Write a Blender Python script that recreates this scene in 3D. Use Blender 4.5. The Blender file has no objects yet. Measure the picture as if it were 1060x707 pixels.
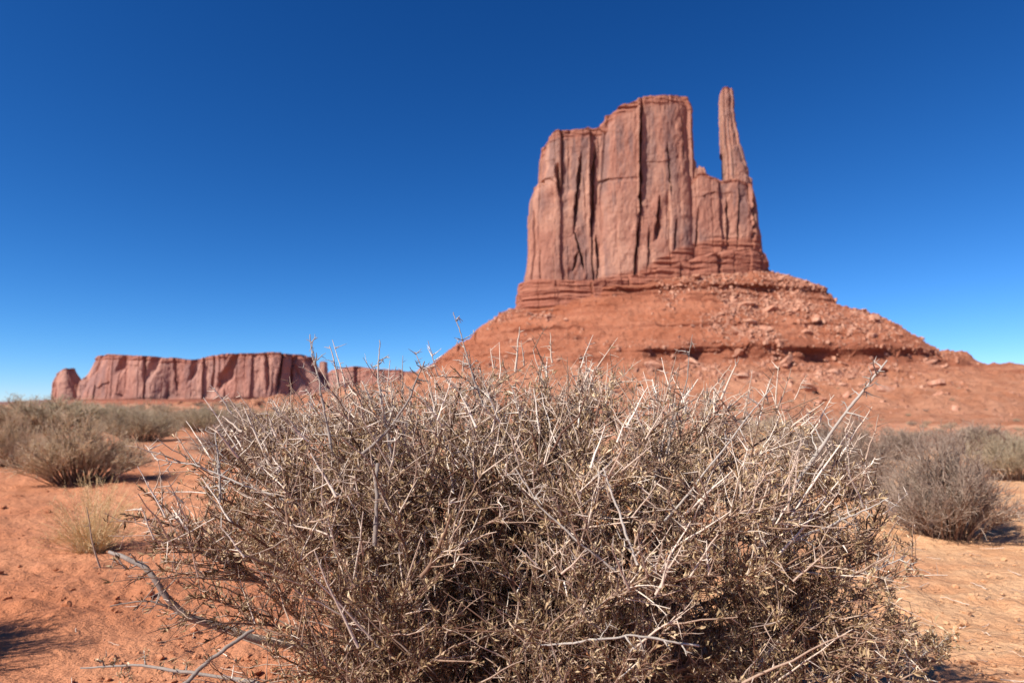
import bpy, math, random
import numpy as np
from mathutils import Vector

# ------------------------------------------------------------------ camera, sky, sun, exposure
scene = bpy.context.scene
COL = scene.collection
CAM_H = 0.80
F_PX = 24.0 / 36.0 * 1060.0            # focal length in pixels of the 1060 px wide photograph
PITCH = math.atan((418.0 - 353.5) / F_PX)
cam_data = bpy.data.cameras.new('camera')
cam_data.lens = 24.0
cam_data.sensor_width = 36.0
cam_data.clip_start = 0.05
cam_data.clip_end = 60000.0
cam_data.dof.use_dof = True
cam_data.dof.focus_distance = 1.50
cam_data.dof.aperture_fstop = 4.6
cam = bpy.data.objects.new('camera', cam_data)
cam.location = (0, 0, CAM_H)
cam.rotation_euler = (math.pi / 2 + PITCH, 0, 0)
COL.objects.link(cam)
scene.camera = cam

SUN_EL = math.radians(42.0)
SUN_AZ = math.radians(236.0)           # compass style: 0 = +Y, 90 = +X
SUN_DIR = Vector((math.sin(SUN_AZ) * math.cos(SUN_EL), math.cos(SUN_AZ) * math.cos(SUN_EL), math.sin(SUN_EL)))

world = bpy.data.worlds.new('World')
scene.world = world
world.use_nodes = True
wn, wl = world.node_tree.nodes, world.node_tree.links
wn.clear()
w_out = wn.new('ShaderNodeOutputWorld')
w_bg = wn.new('ShaderNodeBackground')
w_sky = wn.new('ShaderNodeTexSky')
w_sky.sky_type = 'NISHITA'
w_sky.sun_disc = False
w_sky.sun_elevation = SUN_EL
w_sky.sun_rotation = SUN_AZ
w_sky.altitude = 4000.0
w_sky.air_density = 1.0
w_sky.dust_density = 0.0
w_sky.ozone_density = 2.0
w_sep = wn.new('ShaderNodeSeparateColor')
w_com = wn.new('ShaderNodeCombineColor')
wl.new(w_sky.outputs[0], w_sep.inputs[0])
for k_, (gain_, power_) in enumerate(((0.160, 1.84), (0.535, 1.29), (1.045, 1.09))):     # the deep, polarised blue of a thin dry air
    w_p = wn.new('ShaderNodeMath'); w_p.operation = 'POWER'
    w_g = wn.new('ShaderNodeMath'); w_g.operation = 'MULTIPLY'
    w_p.inputs[1].default_value = power_
    w_g.inputs[1].default_value = gain_
    wl.new(w_sep.outputs[k_], w_p.inputs[0])
    wl.new(w_p.outputs[0], w_g.inputs[0])
    wl.new(w_g.outputs[0], w_com.inputs[k_])
w_bg.inputs['Strength'].default_value = 0.07
wl.new(w_com.outputs[0], w_bg.inputs['Color'])
wl.new(w_bg.outputs[0], w_out.inputs['Surface'])

sun_data = bpy.data.lights.new('sun', 'SUN')
sun_data.energy = 4.8
sun_data.angle = math.radians(0.53)
sun_data.color = (1.0, 0.955, 0.89)
sun = bpy.data.objects.new('sun', sun_data)
sun.rotation_euler = SUN_DIR.to_track_quat('Z', 'Y').to_euler()
sun.location = (-20, -20, 40)
COL.objects.link(sun)

scene.view_settings.view_transform = 'Standard'
scene.view_settings.look = 'None'
scene.view_settings.gamma = 1.0
scene.view_settings.exposure = 0.75
scene.render.engine = 'CYCLES'
scene.cycles.max_bounces = 6
scene.cycles.diffuse_bounces = 3
scene.cycles.use_denoising = True

# ------------------------------------------------------------------ helpers
def P(px, py, depth):
    """point seen at photo pixel (px, py), at the given distance along +Y"""
    u = (np.asarray(px, float) - 530.0) / F_PX
    v = (353.5 - np.asarray(py, float)) / F_PX
    dy = math.cos(PITCH) - v * math.sin(PITCH)
    dz = math.sin(PITCH) + v * math.cos(PITCH)
    k = np.asarray(depth, float) / dy
    return np.stack(np.broadcast_arrays(u * k, depth + 0 * u, CAM_H + dz * k), axis=-1)

def PX(px, py, depth): return P(px, py, depth)[..., 0]
def PZ(px, py, depth): return P(px, py, depth)[..., 2]

def _hash(ix, iy, iz, seed):
    h = (ix.astype(np.int64) * 374761393 + iy.astype(np.int64) * 668265263 + iz.astype(np.int64) * 2147483647 + seed * 1274126177) & 0xFFFFFFFF
    h = ((h ^ (h >> 13)) * 1274126177) & 0xFFFFFFFF
    h = ((h ^ (h >> 16)) * 2246822519) & 0xFFFFFFFF
    h = h ^ (h >> 15)
    return (h & 0xFFFFFF).astype(np.float64) / float(0xFFFFFF) * 2.0 - 1.0

def noise(x, y, z=0.0, seed=0):
    """value noise, about -1..1"""
    x, y, z = np.broadcast_arrays(np.asarray(x, float), np.asarray(y, float), np.asarray(z, float))
    ix, iy, iz = np.floor(x), np.floor(y), np.floor(z)
    fx, fy, fz = x - ix, y - iy, z - iz
    sx, sy, sz = [f * f * f * (f * (f * 6 - 15) + 10) for f in (fx, fy, fz)]
    r = 0.0
    for a in (0, 1):
        for b in (0, 1):
            for c in (0, 1):
                w = (sx if a else 1 - sx) * (sy if b else 1 - sy) * (sz if c else 1 - sz)
                r = r + w * _hash(ix + a, iy + b, iz + c, seed)
    return r

def fbm(x, y, z=0.0, octaves=4, seed=0, gain=0.5):
    r, a, f = 0.0, 1.0, 1.0
    for k in range(octaves):
        r = r + a * noise(np.asarray(x) * f + 13.7 * k, np.asarray(y) * f + 7.1 * k, np.asarray(z) * f + 3.3 * k, seed + k)
        a *= gain
        f *= 2.03
    return r

def smooth(a, b, x):
    t = np.clip((np.asarray(x, float) - a) / (b - a), 0, 1)
    return t * t * (3 - 2 * t)

def make_mesh(name, verts, faces, mat=None, attrs=None, shade=False):
    """verts (N,3); faces = list of integer arrays (M,k)"""
    me = bpy.data.meshes.new(name)
    verts = np.asarray(verts, np.float32)
    me.vertices.add(len(verts))
    me.vertices.foreach_set('co', verts.ravel())
    faces = [np.asarray(f, np.int32) for f in faces if len(f)]
    loops = np.concatenate([f.ravel() for f in faces])
    sizes = np.concatenate([np.full(len(f), f.shape[1], np.int32) for f in faces])
    starts = np.concatenate([[0], np.cumsum(sizes)[:-1]]).astype(np.int32)
    me.loops.add(len(loops))
    me.loops.foreach_set('vertex_index', loops)
    me.polygons.add(len(sizes))
    me.polygons.foreach_set('loop_start', starts)
    me.polygons.foreach_set('loop_total', sizes)
    me.polygons.foreach_set('use_smooth', np.full(len(sizes), bool(shade)))
    me.update(calc_edges=True)
    for k, v in (attrs or {}).items():
        at = me.attributes.new(k, 'FLOAT', 'POINT')
        at.data.foreach_set('value', np.asarray(v, np.float32))
    if mat: me.materials.append(mat)
    return me

def link(name, mesh, parent=None, loc=None):
    o = bpy.data.objects.new(name, mesh)
    COL.objects.link(o)
    if parent is not None: o.parent = parent
    if loc is not None: o.location = loc
    return o

def tag(o, label=None, cat=None, group=None, kind=None):
    if label: o['label'] = label
    if cat: o['category'] = cat
    if group: o['group'] = group
    if kind: o['kind'] = kind
    return o

def empty(name, loc=(0, 0, 0)):
    o = bpy.data.objects.new(name, None)
    o.empty_display_size = 0.2
    o.location = loc
    COL.objects.link(o)
    return o

def copy_tree(o, parent=None):
    c = o.copy()
    COL.objects.link(c)
    if parent is not None: c.parent = parent
    for ch in list(o.children): copy_tree(ch, c)
    return c

def grid_faces(nu, nv, wrap=True):
    """vertex index = v * nu + u"""
    u = np.arange(nu if wrap else nu - 1)
    v = np.arange(nv - 1)
    U, V = np.meshgrid(u, v)
    U, V = U.ravel(), V.ravel()
    U2 = (U + 1) % nu
    return np.stack([V * nu + U, V * nu + U2, (V + 1) * nu + U2, (V + 1) * nu + U], 1)

def unit(v): return v / np.maximum(np.linalg.norm(v, axis=-1, keepdims=True), 1e-9)

def tubes(pl, rad, sides=4, tint=None):
    """polylines (N,K,3) and radii (N,K) -> verts, quads, tint"""
    N, K, _ = pl.shape
    t = unit(np.gradient(pl, axis=1))
    mean = unit(pl[:, -1] - pl[:, 0])
    ref = np.where(np.abs(mean[:, 2:3]) > 0.8, np.array([[1.0, 0, 0]]), np.array([[0, 0, 1.0]]))[:, None, :]
    a = unit(np.cross(t, np.broadcast_to(ref, t.shape)))
    b = np.cross(t, a)
    ang = np.arange(sides) * 2 * math.pi / sides
    ring = a[:, :, None, :] * np.cos(ang)[None, None, :, None] + b[:, :, None, :] * np.sin(ang)[None, None, :, None]
    v = pl[:, :, None, :] + ring * rad[:, :, None, None]
    idx = np.arange(N * K * sides).reshape(N, K, sides)
    nx = np.roll(idx, -1, axis=2)
    q = np.stack([idx[:, :-1], nx[:, :-1], nx[:, 1:], idx[:, 1:]], -1).reshape(-1, 4)
    tn = None if tint is None else np.repeat(tint, K * sides)
    return v.reshape(-1, 3), q, tn

def leaves(pos, dirs, ln, wd, rng, tint):
    """small folded, curled leaves: five points and four triangles each"""
    M = len(pos)
    d = unit(dirs)
    s = unit(np.cross(d, rng.normal(size=(M, 3))))
    n = np.cross(s, d)
    ln, wd = ln[:, None], wd[:, None]
    curl = rng.uniform(-0.25, 0.45, (M, 1)) * ln
    b = pos
    c = pos + d * ln * 0.55 + n * curl * 0.35
    l = c + s * wd * 0.5 + n * wd * 0.35
    r = c - s * wd * 0.5 + n * wd * 0.35
    t = pos + d * ln * 0.95 - n * curl * 0.4
    v = np.stack([b, l, c, r, t], 1).reshape(-1, 3)
    i = np.arange(M)[:, None] * 5
    f = np.concatenate([i + np.array([[0, 2, 1]]), i + np.array([[1, 2, 4]]), i + np.array([[0, 3, 2]]), i + np.array([[2, 3, 4]])])
    return v, f, np.repeat(tint, 5)

def merge(parts):
    """[(verts, faces, tint)] with equal face sizes -> one"""
    vs, fs, ts, o = [], [], [], 0
    for v, f, t in parts:
        vs.append(v); fs.append(f + o); ts.append(t if t is not None else np.zeros(len(v))); o += len(v)
    return np.concatenate(vs), np.concatenate(fs), np.concatenate(ts)

# ------------------------------------------------------------------ materials
class Mat:
    def __init__(self, name, rough=0.9, spec=0.2):
        self.m = bpy.data.materials.new(name)
        self.m.use_nodes = True
        self.n, self.l = self.m.node_tree.nodes, self.m.node_tree.links
        self.b = self.n['Principled BSDF']
        self.b.inputs['Roughness'].default_value = rough
        self.b.inputs['Specular IOR Level'].default_value = spec
        self.geo = self.n.new('ShaderNodeNewGeometry')
    def mapping(self, scale, src=None, loc=(0, 0, 0)):
        mp = self.n.new('ShaderNodeMapping')
        mp.inputs['Scale'].default_value = scale
        mp.inputs['Location'].default_value = loc
        self.l.new(src if src is not None else self.geo.outputs['Position'], mp.inputs['Vector'])
        return mp.outputs[0]
    def noise(self, scale=(1, 1, 1), detail=6, rough=0.55, dist=0.0, src=None, loc=(0, 0, 0)):
        t = self.n.new('ShaderNodeTexNoise')
        t.inputs['Scale'].default_value = 1.0
        t.inputs['Detail'].default_value = detail
        t.inputs['Roughness'].default_value = rough
        t.inputs['Distortion'].default_value = dist
        self.l.new(self.mapping(scale, src, loc), t.inputs['Vector'])
        return t.outputs[0]
    def ramp(self, fac, stops):
        r = self.n.new('ShaderNodeValToRGB')
        e = r.color_ramp.elements
        while len(e) < len(stops): e.new(0.5)
        for k, (p, c) in enumerate(stops):
            e[k].position = p
            e[k].color = (*c, 1) if len(c) == 3 else c
        self.l.new(fac, r.inputs[0])
        return r.outputs[0]
    def mix(self, fac, a, b, mode='MIX'):
        x = self.n.new('ShaderNodeMix')
        x.data_type = 'RGBA'
        x.blend_type = mode
        for s, v in ((x.inputs[0], fac), (x.inputs[6], a), (x.inputs[7], b)):
            if hasattr(v, 'is_linked'): self.l.new(v, s)
            elif isinstance(v, (int, float)): s.default_value = v
            else: s.default_value = (*v, 1)
        return x.outputs[2]
    def step(self, v, lo, hi):
        m = self.n.new('ShaderNodeMapRange')
        m.interpolation_type = 'SMOOTHSTEP'
        m.inputs['From Min'].default_value = lo
        m.inputs['From Max'].default_value = hi
        self.l.new(v, m.inputs['Value'])
        return m.outputs[0]
    def math(self, op, a, b):
        m = self.n.new('ShaderNodeMath')
        m.operation = op
        for s, v in ((m.inputs[0], a), (m.inputs[1], b)):
            if hasattr(v, 'is_linked'): self.l.new(v, s)
            else: s.default_value = v
        return m.outputs[0]
    def attr(self, name):
        a = self.n.new('ShaderNodeAttribute')
        a.attribute_name = name
        return a.outputs['Fac']
    def color(self, c):
        if hasattr(c, 'is_linked'): self.l.new(c, self.b.inputs['Base Color'])
        else: self.b.inputs['Base Color'].default_value = (*c, 1)
        return self
    def bump(self, h, strength=0.5, dist=1.0):
        b = self.n.new('ShaderNodeBump')
        b.inputs['Strength'].default_value = strength
        b.inputs['Distance'].default_value = dist
        self.l.new(h, b.inputs['Height'])
        self.l.new(b.outputs[0], self.b.inputs['Normal'])
        return self

def rock_material(name, k=1.0, base=(0.365, 0.160, 0.106), pale=(0.49, 0.255, 0.172), varnish=(0.170, 0.106, 0.096), red=(0.31, 0.100, 0.056), strata=True):
    M = Mat(name, 0.92, 0.15)
    c = M.mix(M.step(M.noise((0.03 / k, 0.03 / k, 0.018 / k), 5), 0.40, 0.62), base, pale)
    c = M.mix(M.math('MULTIPLY', M.step(M.noise((0.34 / k, 0.34 / k, 0.02 / k), 5, 0.6, 0, None, (3, 90, 11)), 0.52, 0.70), 0.55), c, pale)
    streak = M.noise((0.13 / k, 0.13 / k, 0.010 / k), 7, 0.66, 0.4)
    patch = M.noise((0.022 / k, 0.022 / k, 0.016 / k), 4, 0.55, 0, None, (31, 7, 3))
    c = M.mix(M.math('MULTIPLY', M.step(streak, 0.44, 0.56), M.math('MULTIPLY', M.step(patch, 0.40, 0.58), 0.70)), c, varnish)
    c = M.mix(M.math('MULTIPLY', M.step(M.noise((0.42 / k, 0.42 / k, 0.014 / k), 5, 0.6, 0, None, (17, 4, 40)), 0.57, 0.70), 0.55), c, M.mix(0.5, varnish, base))
    if strata:
        lay = M.noise((0.004 / k, 0.004 / k, 0.42 / k), 4, 0.6)
        sm = M.attr('strata')
        c = M.mix(M.math('MULTIPLY', sm, 0.85), c, M.mix(M.step(lay, 0.40, 0.62), red, (0.37, 0.140, 0.080)))
    c = M.mix(M.step(M.noise((0.8 / k, 0.8 / k, 0.5 / k), 5, 0.65), 0.30, 0.75), M.mix(0.22, c, varnish), c)
    M.color(c)
    M.bump(M.math('ADD', M.noise((0.55 / k, 0.55 / k, 0.16 / k), 7, 0.65), M.math('MULTIPLY', M.noise((1.0 / k, 1.0 / k, 0.05 / k), 5, 0.65), 1.2)), 0.65, 1.3 * k)
    return M.m

M_CLIFF = rock_material('red_sandstone_cliff')
M_MESA = rock_material('distant_sandstone', 4.2, (0.395, 0.180, 0.130), (0.50, 0.270, 0.198), (0.245, 0.138, 0.122), (0.26, 0.090, 0.062))  # rock and varnish tones lightened to stand in for distance haze

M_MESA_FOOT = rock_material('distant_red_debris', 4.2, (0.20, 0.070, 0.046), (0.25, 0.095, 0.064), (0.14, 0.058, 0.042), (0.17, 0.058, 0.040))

def talus_material():
    M = Mat('red_talus', 0.95, 0.1)
    z = M.n.new('ShaderNodeSeparateXYZ')
    M.l.new(M.geo.outputs['Position'], z.inputs[0])
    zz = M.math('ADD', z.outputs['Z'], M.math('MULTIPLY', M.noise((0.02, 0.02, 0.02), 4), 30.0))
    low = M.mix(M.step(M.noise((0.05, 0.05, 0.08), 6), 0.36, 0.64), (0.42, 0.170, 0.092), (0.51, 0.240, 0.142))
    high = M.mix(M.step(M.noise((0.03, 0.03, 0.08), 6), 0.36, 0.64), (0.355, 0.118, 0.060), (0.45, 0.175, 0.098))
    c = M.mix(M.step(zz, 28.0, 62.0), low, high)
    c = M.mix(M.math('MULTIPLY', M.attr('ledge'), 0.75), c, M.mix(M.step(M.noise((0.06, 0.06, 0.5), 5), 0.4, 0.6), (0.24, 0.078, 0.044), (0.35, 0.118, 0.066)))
    c = M.mix(M.math('MULTIPLY', M.step(M.noise((0.45, 0.45, 0.45), 5, 0.7), 0.55, 0.66), 0.7), c, (0.47, 0.225, 0.140))
    c = M.mix(M.math('MULTIPLY', M.step(M.noise((0.30, 0.30, 0.30), 5, 0.7, 0, None, (50, 9, 2)), 0.56, 0.68), 0.5), c, (0.20, 0.068, 0.040))
    M.color(c)
    M.bump(M.noise((0.45, 0.45, 0.45), 7, 0.75), 1.0, 2.6)
    return M.m
M_TALUS = talus_material()

def sand_material():
    M = Mat('red_desert_sand', 0.96, 0.1)
    near = M.mix(M.step(M.noise((0.55, 0.55, 0.55), 5), 0.36, 0.66), (0.42, 0.158, 0.076), (0.54, 0.240, 0.125))
    sx = M.n.new('ShaderNodeSeparateXYZ')
    M.l.new(M.geo.outputs['Position'], sx.inputs[0])
    drift = M.math('ADD', M.math('MULTIPLY', M.math('MINIMUM', sx.outputs['X'], 2.2), 0.10), M.noise((0.5, 0.9, 0.5), 4, 0.5, 0, None, (4.2, 3.1, 0)))
    c = M.mix(M.step(drift, 0.52, 0.74), near, M.mix(M.step(M.noise((2.0, 9.0, 2.0), 4, 0.6), 0.38, 0.62), (0.55, 0.280, 0.140), (0.62, 0.355, 0.190)))
    c = M.mix(M.math('MULTIPLY', M.step(M.noise((38, 38, 38), 5, 0.7), 0.56, 0.72), 0.55), c, (0.32, 0.120, 0.055))
    c = M.mix(M.math('MULTIPLY', M.step(M.noise((60, 60, 60), 4, 0.7, 0, None, (9, 2, 0)), 0.58, 0.74), 0.5), c, (0.62, 0.33, 0.20))
    sep = M.n.new('ShaderNodeVectorMath'); sep.operation = 'LENGTH'
    M.l.new(M.geo.outputs['Position'], sep.inputs[0])
    plain = M.mix(M.step(M.noise((0.09, 0.09, 0.09), 7, 0.7), 0.40, 0.60), (0.41, 0.165, 0.088), (0.50, 0.255, 0.150))
    plain = M.mix(M.math('MULTIPLY', M.step(M.noise((0.9, 0.9, 0.9), 5, 0.7), 0.52, 0.66), 0.6), plain, (0.28, 0.115, 0.065))
    c = M.mix(M.step(sep.outputs['Value'], 9.0, 32.0), c, plain)
    M.color(c)
    h = M.math('ADD', M.noise((24, 24, 24), 7, 0.68), M.math('MULTIPLY', M.noise((6, 6, 6), 5, 0.6), 1.5))
    M.bump(h, 0.85, 0.024)
    return M.m
M_SAND = sand_material()

def wood_material(name, stops, rough=0.75, grain=260.0):
    M = Mat(name, rough, 0.3)
    c = M.ramp(M.attr('tint'), stops)
    g = M.noise((grain, grain, grain * 0.25), 4, 0.6)
    c = M.mix(M.math('MULTIPLY', M.step(g, 0.45, 0.70), 0.5), c, M.mix(0.55, c, (0.05, 0.035, 0.028)))
    M.color(c)
    M.bump(g, 0.5, 0.001)
    return M.m
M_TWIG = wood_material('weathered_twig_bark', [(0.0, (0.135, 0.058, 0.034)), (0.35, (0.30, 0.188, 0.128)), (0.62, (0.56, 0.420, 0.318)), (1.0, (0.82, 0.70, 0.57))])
M_STEM = wood_material('dark_stem_bark', [(0.0, (0.120, 0.056, 0.036)), (0.5, (0.26, 0.155, 0.100)), (1.0, (0.46, 0.33, 0.24))])
M_DEAD = wood_material('dead_grey_wood', [(0.0, (0.145, 0.105, 0.085)), (0.5, (0.30, 0.245, 0.205)), (1.0, (0.52, 0.45, 0.375))], 0.8, 200.0)

def leaf_material(name, stops, trans=0.2):
    M = Mat(name, 0.7, 0.25)
    c = M.ramp(M.attr('tint'), stops)
    M.color(c)
    tr = M.n.new('ShaderNodeBsdfTranslucent')
    M.l.new(c, tr.inputs['Color'])
    mx = M.n.new('ShaderNodeMixShader')
    mx.inputs[0].default_value = trans
    out = M.n['Material Output']
    M.l.new(M.b.outputs[0], mx.inputs[1])
    M.l.new(tr.outputs[0], mx.inputs[2])
    M.l.new(mx.outputs[0], out.inputs['Surface'])
    return M.m
M_LEAF = leaf_material('dry_olive_leaf', [(0.0, (0.110, 0.062, 0.030)), (0.35, (0.280, 0.180, 0.090)), (0.65, (0.52, 0.370, 0.210)), (0.88, (0.76, 0.58, 0.39)), (1.0, (0.46, 0.220, 0.100))], 0.10)
M_SCRUB = leaf_material('tan_scrub', [(0.0, (0.47, 0.345, 0.22)), (0.5, (0.68, 0.53, 0.36)), (1.0, (0.80, 0.66, 0.47))], 0.45)
M_SCRUB_GREY = leaf_material('grey_scrub', [(0.0, (0.23, 0.155, 0.115)), (0.5, (0.42, 0.305, 0.230)), (1.0, (0.60, 0.47, 0.36))], 0.35)
M_SCRUB_GREEN = leaf_material('sage_scrub', [(0.0, (0.35, 0.275, 0.180)), (0.5, (0.56, 0.455, 0.310)), (1.0, (0.70, 0.585, 0.415))], 0.45)
M_STRAW = leaf_material('straw_grass', [(0.0, (0.54, 0.38, 0.19)), (0.5, (0.74, 0.55, 0.30)), (1.0, (0.82, 0.66, 0.41))], 0.45)
M_BOULDER = rock_material('boulder_stone', 0.12, (0.43, 0.195, 0.118), (0.57, 0.320, 0.215), (0.28, 0.110, 0.070), strata=False)

# ------------------------------------------------------------------ the ground, one sheet to the horizon
def ground_height(x, y):
    r = np.hypot(x, y)
    z = 0.05 * fbm(x * 0.35, y * 0.35, 0, 3, 5) * smooth(1.0, 4.0, r)
    z = z + 0.010 * fbm(x * 3.1, y * 3.1, 0, 3, 11)
    z = z + 0.45 * noise(x * 0.035, y * 0.035, 0, 21) * smooth(12, 60, r)
    dip = 6.5 * smooth(13, 75, r) * smooth(-0.42, -0.02, x / np.maximum(r, 0.1)) * (1 - smooth(1500, 3000, r))
    z = z * (1 - smooth(1500, 4000, r))
    z = z + (0.5 * noise(x / 6.5, y / 6.5, 0, 23) + 0.35 * noise(x / 2.7, y / 2.7, 0, 24)) * smooth(25, 70, r) * (1 - smooth(400, 700, r))
    return z - dip - 24 * smooth(60, 2600, r)

def build_ground():
    front = np.radians(np.arange(-46, 46.001, 0.16))
    back = np.radians(np.arange(48, 312.01, 3.0))
    ang = np.concatenate([front, back])
    rad = np.exp(np.arange(math.log(0.5), math.log(24000), 0.0125))
    A, R = np.meshgrid(ang, rad)
    X, Y = R * np.sin(A), R * np.cos(A)
    Z = ground_height(X, Y)
    near = 1 - smooth(8, 14, R)
    cl = fbm(X * 8.5, Y * 8.5, 0, 3, 31)
    dim = noise(X * 5.2, Y * 5.2, 0, 77)
    Z = Z + near * (0.020 * np.maximum(cl - 0.15, 0) ** 1.2 + 0.0035 * fbm(X * 34, Y * 34, 0, 2, 41) - 0.034 * np.maximum(dim - 0.30, 0) * smooth(0.6, -0.6, X) - 0.016 * np.maximum(noise(X * 13, Y * 13, 0, 78) - 0.3, 0))
    rip = np.sin(Y * 26 + X * 9 + 3.0 * noise(X * 1.7, Y * 1.7, 0, 55)) * smooth(0.0, 0.4, noise(X * 0.5 + 3, Y * 0.5, 0, 66))
    Z = Z + near * 0.0035 * rip
    nu = len(ang)
    v = np.stack([X.ravel(), Y.ravel(), Z.ravel()], 1)
    v = np.concatenate([v, [[0, 0, 0.0]]])
    f = grid_faces(nu, len(rad))[:, ::-1]
    c = len(v) - 1
    u = np.arange(nu)
    tri = np.stack([np.full(nu, c), (u + 1) % nu, u], 1)
    return link('ground', make_mesh('ground', v, [f, tri], M_SAND, shade=True))
tag(build_ground(), kind='structure')

# ------------------------------------------------------------------ rock formations
def interp(pts, q):
    p = np.array(sorted(pts), float)
    return np.interp(q, p[:, 0], p[:, 1])

def joints(x, z, w, amp, hz, seed, crack=0.8, cdepth=1.6):
    """flat slabs between vertical joints: each column has its own offset and tilt, broken at its own heights"""
    u = x / w + 0.30 * noise(x / w * 0.8, 0.5, 0, seed) + 0.10 * noise(z / (3.0 * w), x / (6 * w), 0, seed + 1) + 0.03 * noise(z / (0.5 * w), 0.2, 0, seed + 2)
    c = np.floor(u); f = u - c
    h1 = _hash(c, 0 * c, 0 * c, seed + 3); h2 = _hash(c, 0 * c + 1, 0 * c, seed + 3); h3 = _hash(c, 0 * c + 2, 0 * c, seed + 3)
    b = np.floor(z / hz + 9.0 * h3 + 0.15 * noise(x / (0.4 * w), z / w, 0, seed + 5))
    h4 = _hash(c, b, 0 * c, seed + 4)
    d = amp * (h1 + 0.8 * h2 * (f - 0.5) * 2 + 0.55 * h4)
    e = np.minimum(f, 1 - f) * w
    c2 = np.round(u)
    gate = smooth(0.10, 0.55, _hash(c2, 0 * c2, 0 * c2, seed + 6) + 0.9 * noise(z / (2.2 * w), c2 * 3.7, 0, seed + 7))
    return d - cdepth * amp * np.exp(-(e / crack) ** 2) * gate

def rock_block(left, right, top, depth, half_depth, base_py, nu=420, nv=180, power=3.2, k=1.0, seed=0,
               cracks=(), cap_h=3.0, strata_top=10.0, strata_base=None, flute=4.0, top_jag=1.5, lean=0.0, alcove=0.0, jk=None):
    """a cliff lofted from its outline: left / right = [(py, px)], top = [(px, py)] as seen at the distance `depth`"""
    # evenly spaced round the outline, twice as dense on the side towards the camera
    tt = np.linspace(0, 2 * math.pi, 40001)
    w_ = max(abs(np.mean([p for _, p in right]) - np.mean([p for _, p in left])) / 2 / F_PX * depth, 1.0)
    ox = w_ * np.sign(np.cos(tt)) * np.abs(np.cos(tt)) ** (2 / power)
    oy = half_depth * np.sign(np.sin(tt)) * np.abs(np.sin(tt)) ** (2 / power)
    seg = np.hypot(np.diff(ox), np.diff(oy)) * np.where(oy[1:] < 0.3 * half_depth, 2.2, 1.0)
    cum = np.concatenate([[0], np.cumsum(seg)])
    th = np.interp(np.linspace(0, cum[-1], nu, endpoint=False), cum, tt)
    cs, sn = np.cos(th), np.sin(th)
    ex = np.sign(cs) * np.abs(cs) ** (2 / power)
    ey = np.sign(sn) * np.abs(sn) ** (2 / power)
    nx = np.sign(cs) * np.abs(cs) ** (2 - 2 / power)
    ny = np.sign(sn) * np.abs(sn) ** (2 - 2 / power)
    ref = depth - 0.85 * half_depth      # the outline is the front face's
    vv = np.linspace(0, 1, nv)
    V = vv[:, None]
    pyl = np.array([p for p, _ in left]); 
    # first guess of the pixel row, then the real column, then the row again
    topm = min(p for _, p in top)
    py = base_py + V * (topm - base_py) + 0 * ex[None]
    for _ in range(3):
        L, R = interp(left, py), interp(right, py)
        px = (L + R) / 2 + (R - L) / 2 * ex[None]
        tp = interp(top, px)
        py = base_py + V * (tp - base_py)
    L, R = interp(left, py), interp(right, py)
    px = (L + R) / 2 + (R - L) / 2 * ex[None]
    X = PX(px, py, depth - half_depth * (0.85 - 0.45 * np.abs(ex[None]) ** 4))
    Z = PZ(px, py, ref) + 0 * X
    zt = PZ(px, tp, ref)
    wid = np.clip((PX(R, py, ref) - PX(L, py, ref)) / 2, 1, None)
    hd = np.minimum(half_depth, 1.15 * wid + half_depth * 0.25)
    Y = depth + ey[None] * hd + lean * V
    nl = np.hypot(nx[None] / wid, ny[None] / hd) + 1e-9
    NX, NY = nx[None] / wid / nl, ny[None] / hd / nl
    # relief
    fx = np.where(np.abs(NY) > 0.5, X, Y * 1.7 + 400)
    warp = 6 * k * noise(fx / (40 * k), Z / (70 * k), 0, seed + 3)
    jk = jk or k
    d = flute * 0.5 * noise((fx + warp) / (60 * k), Z / (260 * k), 0, seed + 1)
    d = d + joints(fx + 0.25 * warp, Z, 36 * jk, 1.15 * flute, 75 * jk, seed + 50, 0.70 * k, 1.2)
    d = d + joints(fx + 0.25 * warp + 5, Z, 14.0 * jk, 0.30 * flute, 38 * jk, seed + 60, 0.55 * k, 1.4)
    if alcove:
        al = noise(fx / (30 * k), Z / (160 * k), 0, seed + 12) + 0.5 * noise(fx / (13 * k), Z / (140 * k), 0, seed + 13)
        d = d + alcove * al
    fr = (NY < 0.2)
    for (cx0, cy0, cx1, cy1, w, dep) in cracks:
        t = np.clip((py - cy0) / (cy1 - cy0), -0.2, 1.2)
        xc = PX(cx0 + (cx1 - cx0) * t, py, ref) + k * (0.45 * noise(Z / (4 * k), cx0, 0, seed + 15) + 0.8 * noise(Z / (25 * k), cx0, 0, seed + 16))
        win = smooth(-0.05, 0.22, t) * (1 - smooth(0.70, 1.08, t))
        ww = w * (0.75 + 0.45 * noise(Z / (9 * k), cx0 + 0.5, 0, seed + 17))
        off = X - xc
        d = d - 0.8 * dep * np.exp(-(off / ww) ** 4) * win * fr
        d = d + 0.16 * dep * np.exp(-(off / (7 * w)) ** 2) * np.sign(-off) * smooth(0, w, np.abs(off)) * win * fr      # one lip stands prouder than the other
    d = d + 0.55 * k * fbm(fx / (4 * k), Z / (7 * k), Y / (9 * k), 4, seed + 20)
    # bedding near the rim and the foot
    below = zt - Z
    bed = noise(Z / (2.4 * k) + 0.8 * noise(fx / (30 * k), 0.4, 0, seed + 33), 0.3, fx / (26 * k), seed + 30) + 0.6 * noise(Z / (1.1 * k), 0.7, fx / (12 * k), seed + 31)
    rim = (1 - smooth(strata_top * 0.6, strata_top, below))
    st = 0 * Z
    if strata_base is not None:
        sb = interp(strata_base, px)
        st = smooth(-3, 3, py - sb)
    d = d * (1 - 0.40 * st) + 1.15 * k * bed * np.clip(rim + st, 0, 1)
    X = X + NX * d
    Y = Y + NY * d
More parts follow.
